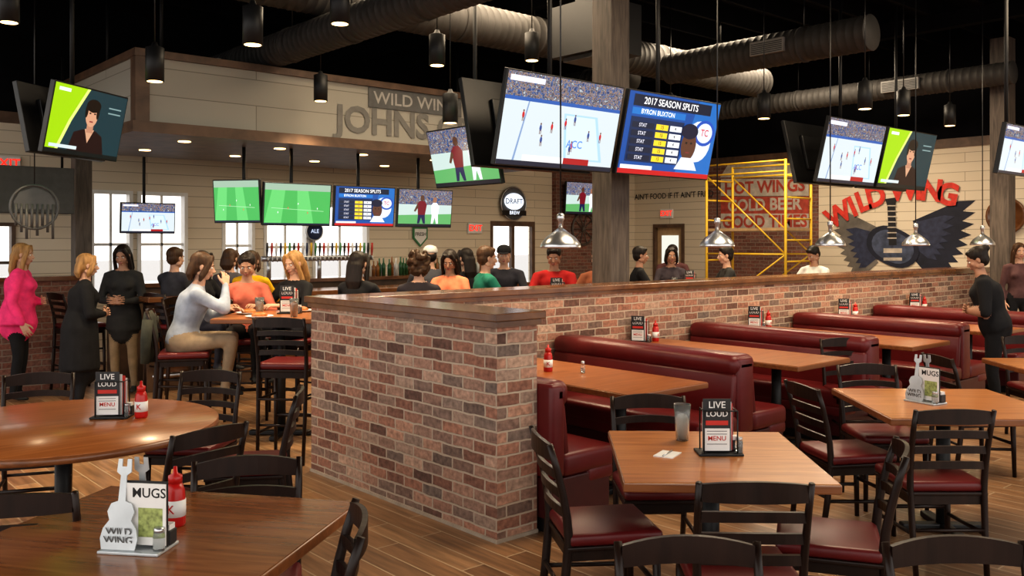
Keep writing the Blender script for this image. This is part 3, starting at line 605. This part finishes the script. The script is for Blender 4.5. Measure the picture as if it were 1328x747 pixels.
# ---------------------------------------------------------------- tabletop things
def ketchup():
    mb=MB(); mb.lathe([(.030,0),(.034,.01),(.034,.07),(.031,.12),(.022,.145)],18,KET); mb.lathe([(.023,.145),(.023,.17),(.008,.178),(.006,.2)],16,KET); mb.lathe([(.0345,.035),(.0345,.09)],18,WHITE); put_text(mb,'K',(0,-.036,.062),(1,0,0),(0,0,1),.04,KET); return mb.mesh('ketchup')
KM=ketchup()
def caddy(guitar):
    mb=MB(); mb.box((0,0,.006),(.20,.13,.010),SILV if guitar else BLACKM,.003)
    if guitar:
        half=[(.055,.012),(.062,.045),(.055,.075),(.036,.10),(.045,.125),(.034,.15),(.012,.158),(.010,.235),(.024,.245),(.022,.285)]
        poly=[(x,z) for x,z in half]+[(.008,.285),(.008,.262),(-.008,.262),(-.008,.285)]+[(-x,z) for x,z in half[::-1]]
        M=Matrix.Translation((-.04,-.05,0))@Matrix.Rotation(math.radians(-9),4,'X'); mb.prism(poly,.004,SILV,M)
        M2=Matrix.Translation((.0,.045,0))@Matrix.Rotation(math.radians(6),4,'X'); mb.prism(poly,.004,SILV,M2)
        put_text(mb,'WILD',M@Vector((0,-.004,.065)),(1,0,0),(0,-.15,.99),.034,GREY); put_text(mb,'WING',M@Vector((0,-.004,.04)),(1,0,0),(0,-.15,.99),.034,GREY)
        mb.box((.03,-.005,.115),(.14,.006,.20),PAPERB); mb.box((.035,-.016,.115),(.13,.004,.19),WHITE); put_text(mb,'MUGS',(.045,-.0185,.18),(1,0,0),(0,0,1),.042,BLACK); mb.box((.05,-.0182,.09),(.08,.001,.09),pm('menu_photo',(.3,.35,.12),.5,var=.5,scale=60))
    else:
        for s in (-1,1):
            mb.tube([(s*.075,-.045,.01),(s*.075,-.045,.2),(s*.075,.045,.2),(s*.075,.045,.01)],.0035,6,BLACKM)
        mb.tube([(-.075,-.045,.2),(.075,-.045,.2)],.0035,6,BLACKM)
        mb.box((-.015,-.03,.135),(.125,.005,.235),PAPERB); mb.box((-.015,-.034,.07),(.115,.002,.10),WHITE); mb.box((-.015,-.034,.145),(.10,.002,.02),REDP)
        put_text(mb,'LIVE',(-.015,-.036,.225),(1,0,0),(0,0,1),.042,WHITE); put_text(mb,'LOUD',(-.015,-.036,.185),(1,0,0),(0,0,1),.036,WHITE); put_text(mb,'MENU',(-.015,-.036,.075),(1,0,0),(0,0,1),.030,REDP)
        for zz in (.05,.095,.108): mb.box((-.015,-.0352,zz),(.09,.0006,.003),GREY)
        mb.box((-.01,-.01,.125),(.13,.005,.22),WHITE); mb.box((0,.008,.12),(.13,.005,.21),REDP); mb.box((.01,.025,.11),(.12,.006,.2),WHITE)
    mb.lathe([(.018,0.01),(.018,.055),(.015,.07),(.012,.078)],12,GLASS,c=(.085,-.03,0)); mb.lathe([(.0155,.066),(.0155,.08)],12,STEEL,c=(.085,-.03,0))
    mb.box((.075,.03,.035),(.05,.045,.045),PAPERB,.004); mb.box((.075,.03,.065),(.04,.035,.02),WHITE)
    return mb.mesh('caddy')
CA=caddy(False); CG=caddy(True)
inst(CG,'guitar_menu_holder',G(180,712,.76),RZ(8)); inst(KM,'ketchup_bottle',G(216,684,.76)+Vector((.03,0,0)),RZ(5))
inst(CA,'menu_caddy',G(146,541,.76),RZ(-5)); inst(KM,'ketchup_bottle',G(176,541,.76)+Vector((.02,-.03,0)),RZ(0))
inst(CA,'menu_caddy',G(932,588,.76),RZ(0)); inst(CG,'guitar_menu_holder',G(1200,522,.76),RZ(60))
k=G(711,482,.76); inst(KM,'ketchup_bottle',k,RZ(0))
sp=MB(); sp.lathe([(.016,0),(.018,.05),(.012,.065)],12,GLASS); sp.lathe([(.014,.06),(.014,.085),(.006,.09)],12,STEEL); spm=sp.mesh('shaker'); inst(spm,'salt_shaker',G(756,484,.76))
for k in range(1,5):
    inst(CA,'menu_caddy',(4.60+1.93*k,5.58,.761),RZ(20)); inst(KM,'ketchup_bottle',(4.78+1.93*k,5.54,.761))
gl=MB(); gl.lathe([(.03,0),(.036,.10),(.041,.175),(.038,.175),(.033,.10),(.028,.008)],20,GLASS); gl.lathe([(.027,.01),(.032,.1),(.035,.14)],20,DRINK); glm=gl.mesh('iced_glass')
gl=MB(); gl.lathe([(.03,0),(.036,.10),(.041,.16),(.038,.16),(.033,.10),(.028,.008)],20,GLASS); gl.lathe([(.028,.01),(.033,.1),(.036,.14)],20,TEA); gtm=gl.mesh('tea_glass')
inst(glm,'drink_glass',G(885,571,.76))
fk=MB(); fk.box((0,0,.003),(.09,.12,.004),WHITE); fk.tube([(0,-.06,.009),(0,.06,.009)],.003,6,STEEL); inst(fk.mesh('nk'),'napkin_with_fork',G(866,590,.76),RZ(30))
CPp=1.0705
for X,Y in [(-1.87,7.68),(-2.2,7.8),(-1.75,8.2),(-1.1,9.1),(-.8,9.3),(.25,9.5),(2.2,12.1)]: inst(gtm,'drink_glass',W(X,Y,CPp))
for X,Y in [(-2.0,8.05),(-.95,9.4),(.5,9.8),(2.45,12.3)]: inst(CA,'menu_caddy',W(X,Y,CPp),RZ(0))
pl=MB(); pl.lathe([(.06,0),(.115,.012),(.12,.018),(.11,.016),(.055,.006)],28,WHITE); pl.sph((0,0,.02),(.07,.06,.03),pm('wings_food',(.4,.12,.02),.4,var=.4,scale=50)); plm=pl.mesh('plate')
for X,Y in [(-2.15,7.62),(-2.35,8.0),(-1.95,8.28),(.25,9.9),(-1.2,9.3)]: inst(plm,'plate_of_food',W(X,Y,CPp))
# ---------------------------------------------------------------- people
def ev_remesh(mb,vox,it=3,fac=.5):
    me=mb.mesh('tmp'); ob=bpy.data.objects.new('tmp',me); bpy.context.scene.collection.objects.link(ob)
    m=ob.modifiers.new('r','REMESH'); m.mode='VOXEL'; m.voxel_size=vox
    s=ob.modifiers.new('s','SMOOTH'); s.iterations=it; s.factor=fac
    dg=bpy.context.evaluated_depsgraph_get(); e=bpy.data.meshes.new_from_object(ob.evaluated_get(dg))
    V=np.empty(len(e.vertices)*3); e.vertices.foreach_get('co',V); V=V.reshape(-1,3); Fc=[tuple(p.vertices) for p in e.polygons]
    bpy.data.objects.remove(ob); bpy.data.meshes.remove(me); bpy.data.meshes.remove(e); return V,Fc
hb=MB()
hb.sph((0,-.014,.032),(.074,.092,.083),n=20); hb.sph((0,.018,-.018),(.060,.069,.082),n=20); hb.sph((0,.036,-.082),(.036,.038,.028),n=14)
hb.tube([(0,.082,.012),(0,.092,-.008),(0,.104,-.028)],[.007,.009,.013],8); hb.sph((0,.098,-.032),(.016,.011,.008),n=10)
hb.sph((0,.070,.027),(.046,.016,.010),n=12)
for s in (-1,1): hb.sph((s*.074,-.008,-.006),(.009,.018,.030),n=10); hb.sph((s*.04,.052,-.025),(.020,.022,.022),n=10); hb.sph((s*.05,.0,-.06),(.022,.04,.03),n=10)
hb.sph((0,.084,-.055),(.023,.010,.006),n=10); hb.sph((0,.083,-.065),(.019,.010,.007),n=10)
HV,HF=ev_remesh(hb,.0065,2)
hc=np.array([HV[list(f)].mean(0) for f in HF]); HLIP=(np.abs(hc[:,0])<.024)&(hc[:,1]>.083)&(hc[:,2]<-.049)&(hc[:,2]>-.071)
def hair_t(kind):
    b=MB()
    if kind!='cap': b.sph((0,-.026,.046),(.086,.098,.086),n=20); b.sph((0,-.045,-.0),(.080,.068,.085),n=16)
    if kind=='short': b.sph((0,.045,.088),(.055,.035,.028),n=12)
    if kind in('long','bob'):
        e=-.30 if kind=='long' else -.14
        b.tube([(0,-.05,.06),(0,-.085,-.02),(0,-.095,e*.6),(0,-.08,e)],[(.08,.05),(.088,.045),(.092,.036),(.05,.015)],14,ref=(1,0,0))
        for s in (-1,1):
            b.tube([(s*.035,.05,.105),(s*.07,.055,.05),(s*.083,.03,-.03),(s*.085,.01,e*.55),(s*.07,0,e*.9)],[.022,(.018,.02),(.019,.028),(.022,.03),(.01,.012)],10,ref=(1,0,0))
    if kind=='bun': b.sph((0,-.115,.075),(.042,.04,.04),n=12); b.sph((0,.04,.09),(.05,.035,.022),n=12)
    if kind=='curly':
        rr=random.Random(2)
        for i in range(60):
            a=rr.uniform(0,6.28); z=rr.uniform(-.10,.14); q=math.sqrt(max(.05,1-((z-.03)/.13)**2)); x=.10*q*math.cos(a); y=-.03+.11*q*math.sin(a)
            if y>.035 and z<.075: continue
            b.sph((x,y,z),.028,n=8)
    if kind=='cap': b.sph((0,-.04,.0),(.078,.066,.08),n=14)
    return ev_remesh(b,.008,2)
HAIR={k:hair_t(k) for k in('short','long','bob','bun','curly','cap')}
hb=MB(); hb.box((0,.05,0),(.076,.085,.024),None,.011); hb.tube([(0,-.03,0),(0,.02,0)],[(.027,.020),(.03,.018)],10,ref=(1,0,0))
for i,(x,l) in enumerate(((.030,.070),(.010,.080),(-.010,.075),(-.029,.058))):
    hb.tube([(x,.075,0),(x*1.12,.09+l*.25,.001),(x*1.18,.09+l*.62,-.012),(x*1.2,.088+l*.88,-.034)],[.0098,.0090,.0082,.0065],8); hb.sph((x*1.2,.088+l*.88,-.034),.0065,n=8)
hb.tube([(.022,.02,-.004),(.048,.048,-.012),(.060,.075,-.020),(.062,.098,-.028)],[.014,.0115,.0098,.007],8); hb.sph((.062,.098,-.028),.007,n=8)
NV,NF=ev_remesh(hb,.0042,1)
SKIN={'l':(.52,.31,.22),'m':(.38,.21,.14),'d':(.14,.07,.045)}
def ik(a,t,l1,l2,pole):
    a=Vector(a);t=Vector(t); d=t-a; L=min(d.length,(l1+l2)*.985); d.normalize(); t=a+d*L
    x=(l1*l1-l2*l2+L*L)/(2*L); hgt=math.sqrt(max(0,l1*l1-x*x)); p=Vector(pole); p=(p-d*p.dot(d)).normalized(); return a+d*x+p*hgt,t
def person(name,X,Y,phi,h=1.68,seat=None,top=(.02,.02,.02),pants=(.02,.02,.03),hair=(.02,.012,.01),style='short',skin='l',fem=True,lean=4,arms='down',sleeves='long',coat=0,bulk=1.0,turn=0,nod=5,capc=None,side=0,foot=None,shoe=(.03,.03,.03)):
    s=h/1.7; lat=Vector((1,0,0)); z0=.925*s if seat is None else seat+.095
    pel=Vector((0,-.02 if seat else 0,z0)); th=math.radians(lean); d=Vector((math.sin(math.radians(side)),math.sin(th),math.cos(th))).normalized()
    waist=pel+d*.14*s; chest=pel+d*.30*s; sc=pel+d*.435*s; nb=pel+d*.495*s; hc_=nb+(d*.5+Vector((0,.05,.5))).normalized()*.155*s+Vector((0,.012,0))
    shw=(.165 if fem else .195)*s; b=MB(); seg=[]
    fx=(1.0 if fem else 1.12)*bulk
    def T(pts,rad,lab,ref=(1,0,0),n=14):
        rad=[(r if isinstance(r,tuple) else (r,r)) for r in rad]; rad=[(r[0]*s,r[1]*s) for r in rad]; b.tube(pts,rad,n,ref=ref)
        for e,r in ((0,rad[0]),(-1,rad[-1])): b.sph(pts[e],min(r)*.98,n=12)
        for i in range(len(pts)-1): seg.append((pts[i],pts[i+1],(min(rad[i])+min(rad[i+1]))/2,lab))
    T([pel-d*.04*s,pel+d*.03*s,waist,chest,chest+d*.08*s,sc,nb],[(.158*fx,.115*bulk),(.16*fx,.118*bulk),(.128*fx*1.03,.100*bulk),(.148*fx,.118*bulk),(.155*fx,.112*bulk),(.125*fx,.085),(.055,.055)],'torso')
    b.sph(pel-d*.02*s,(.155*fx*s,.12*s,.10*s),n=14)
    if fem:
        for q in (-1,1): b.sph(chest+Vector((q*.07,.085*bulk,.01))*s,(.062*s,.055*s,.058*s),n=12)
    T([nb-Vector((0,0,.02)),hc_+Vector((0,-.015,-.06))*s],[.054,.050],'neck')
    hands=[]
    for q in (-1,1):
        sh=sc+lat*q*shw-Vector((0,0,.015)); 
        ar=arms if isinstance(arms,str) else arms[0 if q<0 else 1]
        tz=1.07 if (seat and seat>.6) else .76
        if ar=='down': tgt=sh+Vector((q*.05,.07,-.50))*s; pole=(q*.3,-1,0)
        elif ar=='table': tgt=Vector((q*.13,.36,tz+.045)); pole=(q*.8,-.2,-1)
        elif ar=='face': tgt=Vector((q*.06,.25+hc_.y*.6,hc_.z-.16)); pole=(q*.7,-.1,-1)
        elif ar=='hold': tgt=pel+Vector((q*.05,.23,.13))*s; pole=(q*.9,-.5,-.6)
        elif ar=='lap': tgt=pel+Vector((q*.09,.26,.09)); pole=(q*.8,-.5,-.4)
        elif ar=='out': tgt=sh+Vector((q*.12,.42,-.12))*s; pole=(q*.5,0,-1)
        el,wr=ik(sh,tgt,.285*s,.245*s,pole)
        T([sc+lat*q*shw*.5,sh,sh.lerp(el,.5),el],[.06*fx,.056*fx,.048*fx,.041*fx],'arm'); T([el,el.lerp(wr,.4),wr],[.041*fx,.040*fx,.027*fx],'fore')
        fd=(wr-el).normalized()
        if ar=='down': bk=Vector((q,0,.1))
        elif ar in('table','lap','out'): bk=Vector((q*.25,0,1)); fd=(fd*.6+Vector((-q*.35,.9,-.05 if ar!='lap' else -.3))).normalized()
        else: bk=Vector((q*.8,.5,0)); fd=(fd+Vector((-q*.3,0,.3))).normalized()
        bk=(bk-fd*bk.dot(fd)).normalized(); xx=fd.cross(bk)
        hands.append((wr,xx,fd,bk,q))
        hp=pel+lat*q*.085*s-Vector((0,0,.03))
        if seat is None: kn=Vector((q*.10*s,.03,.49*s)); an=Vector((q*.105*s,-.02,.085*s))
        else:
            kn=pel+Vector((q*.115,.42*s,.0)); an=kn+Vector((q*-.01,-.06,-.41*s)); 
        T([hp,hp.lerp(kn,.5),kn],[.088*(1.05 if fem else 1),.075,.056],'thigh'); T([kn,kn.lerp(an,.35),an],[.056,.054,.036],'shin')
        T([an+Vector((0,-.02,-.02))*s,an+Vector((q*.01,.06,-.045))*s,an+Vector((q*.02,.15,-.055))*s],[.034,(.038,.028),(.032,.02)],'foot')
    if coat:
        cb=pel-Vector((0,0,coat))
        if seat is None: T([waist,pel,cb],[(.14*bulk,.115*bulk),(.175*bulk,.14*bulk),(.19*bulk,.155*bulk)],'torso',n=16)
    V,Fc=ev_remesh(b,.017,4)
    cen=np.array([V[list(f)].mean(0) for f in Fc]); best=np.full(len(cen),9.); lab=np.zeros(len(cen),int); names=['torso','neck','arm','fore','thigh','shin','foot']
    for a_,b_,r_,l_ in seg:
        A=np.array(a_);B=np.array(b_);AB=B-A; t=np.clip(((cen-A)@AB)/max(1e-9,AB@AB),0,1); D=np.linalg.norm(cen-(A+t[:,None]*AB),axis=1)-r_
        k=D<best; best[k]=D[k]; lab[k]=names.index(l_)
    nbz=np.array(nb)+np.array([0,.03,.0]); neckl=((cen-nbz)@np.array(d)>-.012)&(np.linalg.norm((cen-nbz)[:,:2],axis=1)<.085)
    def cm(c,k): return pm('cloth_%d_%d_%d'%tuple(int(x*255) for x in c) if k=='c' else 'hair_%d_%d_%d'%tuple(int(x*255) for x in c),c,.85 if k=='c' else .5,var=.22 if k=='c' else .35,scale=9 if k=='c' else 40,bump=.25 if k=='c' else .6,stretch=(1,1,1) if k=='c' else (1,1,.12),spec=.25)
    tm=cm(top,'c'); pmn=cm(pants,'c'); sm=pm('skin_'+skin,SKIN[skin],.55,var=.06,spec=.3); hm=cm(hair,'h'); shm=cm(shoe,'c'); lip=pm('lips_'+skin,(SKIN[skin][0]*.75,SKIN[skin][1]*.45,SKIN[skin][2]*.5),.45)
    out=MB(); out.mats=[tm,sm,pmn,shm]
    mi=[]
    for i in range(len(cen)):
        l=names[lab[i]]
        if l=='neck' or neckl[i]: m=1
        elif l in('torso','arm'): m=0
        elif l=='fore': m=0 if sleeves=='long' else 1
        elif l=='foot': m=3
        else: m=2
        if l=='torso' and cen[i][2]<pel.z-.02 and not coat: m=2
        if coat and seat is None and cen[i][2]>pel.z-coat-.04 and m==2: m=0
        mi.append(m)
    out.v=[tuple(v) for v in V]; out.f=list(Fc); out.m=mi; out.s=[True]*len(Fc)
    def addt(V_,F_,M,mlist,sc_=1):
        o=len(out.v); A=np.array(M.to_3x3()); t=np.array(M.translation); VV=(V_*sc_)@A.T+t
        out.v.extend(map(tuple,VV)); out.f.extend([tuple(a+o for a in f) for f in F_]); out.m.extend(mlist); out.s.extend([True]*len(F_))
    MH=Matrix.Translation(hc_)@Matrix.Rotation(math.radians(-turn),4,'Z')@Matrix.Rotation(math.radians(-nod),4,'X')
    li=out.mi(lip); addt(HV,HF,MH,[li if x else 1 for x in HLIP],s)
    hi=out.mi(hm); hv,hf=HAIR[style]; addt(hv,hf,MH,[hi]*len(hf),s)
    MS=MH@Matrix.Scale(s,4)
    for q in (-1,1):
        out.sph((q*.029,.0715,.004),(.0125,.0105,.0085),WHITE,n=10,M=MS); out.sph((q*.029,.080,.004),(.0055,.003,.0055),BLACK,n=8,M=MS)
        out.tube([(q*.014,.086,.024),(q*.03,.085,.029),(q*.045,.074,.024)],[.0022,.003,.002],6,hm,M=MS)
    if style=='cap':
        cmn=cm(capc or (.03,.03,.03),'c')
        out.lathe([(.086,-.0),(.089,.02),(.084,.055),(.062,.082),(.03,.095),(.004,.098)],20,cmn,M=MS@Matrix.Translation((0,-.01,.035))@Matrix.Diagonal((1,1.15,1,1)))
        out.add([(-.06,.075,.045),(-.05,.13,.035),(-.02,.158,.032),(.02,.158,.032),(.05,.13,.035),(.06,.075,.045),(-.06,.075,.05),(-.05,.13,.04),(-.02,.158,.037),(.02,.158,.037),(.05,.13,.04),(.06,.075,.05)],[(0,1,2,3,4,5),(11,10,9,8,7,6)]+[(i,i+6,i+7,i+1) for i in range(5)],cmn,M=MS)
    for wr,xx,fd,bk,q in hands:
        M=Matrix(((xx.x,fd.x,bk.x,wr.x),(xx.y,fd.y,bk.y,wr.y),(xx.z,fd.z,bk.z,wr.z),(0,0,0,1)))
        VV=NV.copy(); FF=NF
        if q>0: VV[:,0]*=-1; FF=[f[::-1] for f in NF]
        addt(VV,FF,M,[1]*len(FF),s*.98)
    return out.obj(name,W(X,Y,0),RZ(phi))
def seated(name,X,Y,phi,chair=True,**k):
    if chair: inst(PCH,'pub_chair',W(X,Y,0),RZ(phi))
    return person(name,X,Y,phi,seat=.775,**k)
BLK=(.012,.012,.014); PINK=(.80,.05,.20); BLOND=(.36,.20,.08); DK=(.015,.010,.008); BRN=(.06,.03,.015)
person('standing_woman',-5.36,9.7,75,h=1.70,top=PINK,pants=BLK,hair=BLOND,style='long',coat=.10,bulk=1.3,arms=('hold','down'))
person('standing_woman',-4.30,8.9,60,h=1.60,top=BLK,pants=BLK,hair=BLOND,style='bob',coat=.42,bulk=1.3,lean=6,arms='hold')
person('standing_woman',-4.42,10.2,175,h=1.68,top=(.03,.028,.03),pants=(.25,.18,.11),hair=DK,style='long',coat=.2,bulk=1.08,arms=('hold','hold'),skin='m',nod=18)
seated('seated_woman',-2.84,7.75,75,h=1.70,top=(.34,.38,.46),pants=(.36,.27,.18),hair=BRN,style='bob',lean=16,arms=('table','face'),nod=12,bulk=1.15)
seated('seated_woman',-2.58,8.75,170,h=1.64,top=(.55,.15,.10),pants=BLK,hair=DK,style='bun',skin='m',lean=12,arms='table',nod=22)
seated('seated_woman',-3.25,9.25,110,h=1.66,top=BLK,hair=DK,style='long',arms='table',lean=8)
seated('seated_woman',-2.92,10.0,0,h=1.64,top=(.70,.38,.01),hair=BRN,style='bob',arms='table')
seated('seated_woman',-2.12,8.80,-150,h=1.66,top=BLK,hair=BLOND,style='long',arms='table',nod=16,skin='l')
seated('seated_man',-3.9,10.3,30,h=1.72,top=(.05,.05,.06),hair=BRN,style='short',fem=False,arms='table')
seated('seated_woman',-3.35,10.6,10,h=1.68,top=(.1,.09,.1),hair=BRN,style='bob',arms='table')
seated('seated_woman',-1.48,8.55,20,h=1.66,top=BLK,hair=DK,style='long',arms='table')
seated('seated_woman',-.88,8.45,0,h=1.62,top=(.03,.025,.03),hair=BRN,style='curly',arms='table')
seated('seated_woman',-.68,9.9,190,h=1.66,top=(.65,.20,.11),hair=DK,style='long',arms='table',nod=25,skin='m')
seated('seated_man',-1.0,11.0,-10,h=1.75,top=(.06,.06,.07),hair=DK,style='cap',capc=(.7,.68,.64),fem=False,arms='table')
seated('seated_man',-.30,9.55,70,h=1.76,top=(.01,.12,.085),hair=BRN,style='short',fem=False,arms='table',sleeves='short')
seated('seated_man',-.1,11.3,180,h=1.76,top=(.03,.03,.04),hair=DK,style='cap',capc=BLK,fem=False,arms='table')
seated('seated_man',.50,10.55,188,h=1.76,top=(.40,.02,.02),hair=DK,style='short',fem=False,arms='table',sleeves='short',nod=22,skin='m')
seated('seated_man',1.02,10.35,215,h=1.74,top=(.26,.09,.045),hair=BRN,style='short',fem=False,arms='table',nod=18)
seated('seated_woman',-.55,11.0,-40,h=1.68,top=BLK,hair=DK,style='long',arms='table')
seated('seated_man',1.72,12.2,90,h=1.72,top=BLK,hair=DK,style='short',fem=False,arms='table',skin='m')
seated('seated_woman',2.3,12.95,180,h=1.68,top=(.05,.04,.05),hair=DK,style='bob',arms='table',skin='m')
seated('seated_man',2.95,12.2,-90,h=1.72,top=(.03,.03,.03),hair=DK,style='short',fem=False,arms='table')
seated('seated_man',2.6,14.5,180,h=1.75,top=(.08,.03,.03),hair=DK,style='short',fem=False,arms='table')
seated('seated_man',4.40,12.98,-120,h=1.72,top=(.62,.62,.60),hair=DK,style='short',fem=False,arms='table',nod=30,skin='m')
person('standing_waiter',4.66,8.62,-65,h=1.68,top=BLK,pants=BLK,hair=DK,style='bun',arms='hold',nod=25,lean=14,sleeves='short',skin='m',bulk=1.28)
person('standing_woman',7.3,12.9,190,h=1.70,top=(.10,.05,.05),pants=BLK,hair=BRN,style='long')
for X,Y,ph in [(-1.76,7.12,5),(-5.0,10.35,40)]: inst(PCH,'pub_chair',W(X,Y,0),RZ(ph))
mb=MB(); mb.tube([(0,0,.0),(0,.0,.2),(0,-.01,.36),(0,-.02,.42)],[(.19,.05),(.21,.06),(.20,.05),(.12,.03)],14,pm('olive_jacket',(.03,.032,.022),.85,var=.3,bump=.4),ref=(1,0,0)); 
for q in (-1,1): mb.tube([(q*.19,0,.36),(q*.22,-.01,.2),(q*.22,-.02,.0)],[.045,.045,.035],10,MATS['olive_jacket'])
a_=math.radians(75); off=(-.27*math.sin(a_),-.27*math.cos(a_)); mb.obj('hanging_jacket',W(-2.84+off[0],7.75+off[1],.70),RZ(75))
# ---------------------------------------------------------------- lights / world / camera
sc=bpy.context.scene
w=bpy.data.worlds.new('World'); sc.world=w; w.use_nodes=True; bg=w.node_tree.nodes['Background']; bg.inputs[0].default_value=(1,.955,.90,1); bg.inputs[1].default_value=1.9
def area(loc,rot,sx,sy,p,col):
    d=bpy.data.lights.new('area','AREA'); d.shape='RECTANGLE'; d.size=sx; d.size_y=sy; d.energy=p; d.color=col
    o=bpy.data.objects.new('fill_area',d); o.location=loc; o.rotation_euler=rot; sc.collection.objects.link(o)
area((6.5,8.0,4.75),(0,0,0),3,2,190,(1,.80,.56)); area((12,8,4.75),(0,0,0),3,2,300,(1,.82,.60)); area((6,3.2,4.75),(0,0,0),3,2,190,(1,.80,.56)); area((11.5,2.8,4.75),(0,0,0),3,2,150,(1,.80,.56))  # added fill areas below the ceiling to brighten the room; no fixtures there
area((7,11.2,2.85),(0,0,0),4,1.5,40,(1,.82,.6))
cd=bpy.data.cameras.new('Camera'); cam=bpy.data.objects.new('Camera',cd); sc.collection.objects.link(cam); sc.camera=cam
cam.location=(0,0,H); cam.rotation_euler=(math.pi/2,0,math.radians(-41.34)); cd.sensor_width=36; cd.lens=F/1328*36; cd.shift_y=-(373.5-HY)/1328; cd.clip_start=.05
sc.view_settings.view_transform='Standard'
try: sc.view_settings.look='Medium High Contrast'
except Exception:
    try: sc.view_settings.look='None'
    except Exception: pass
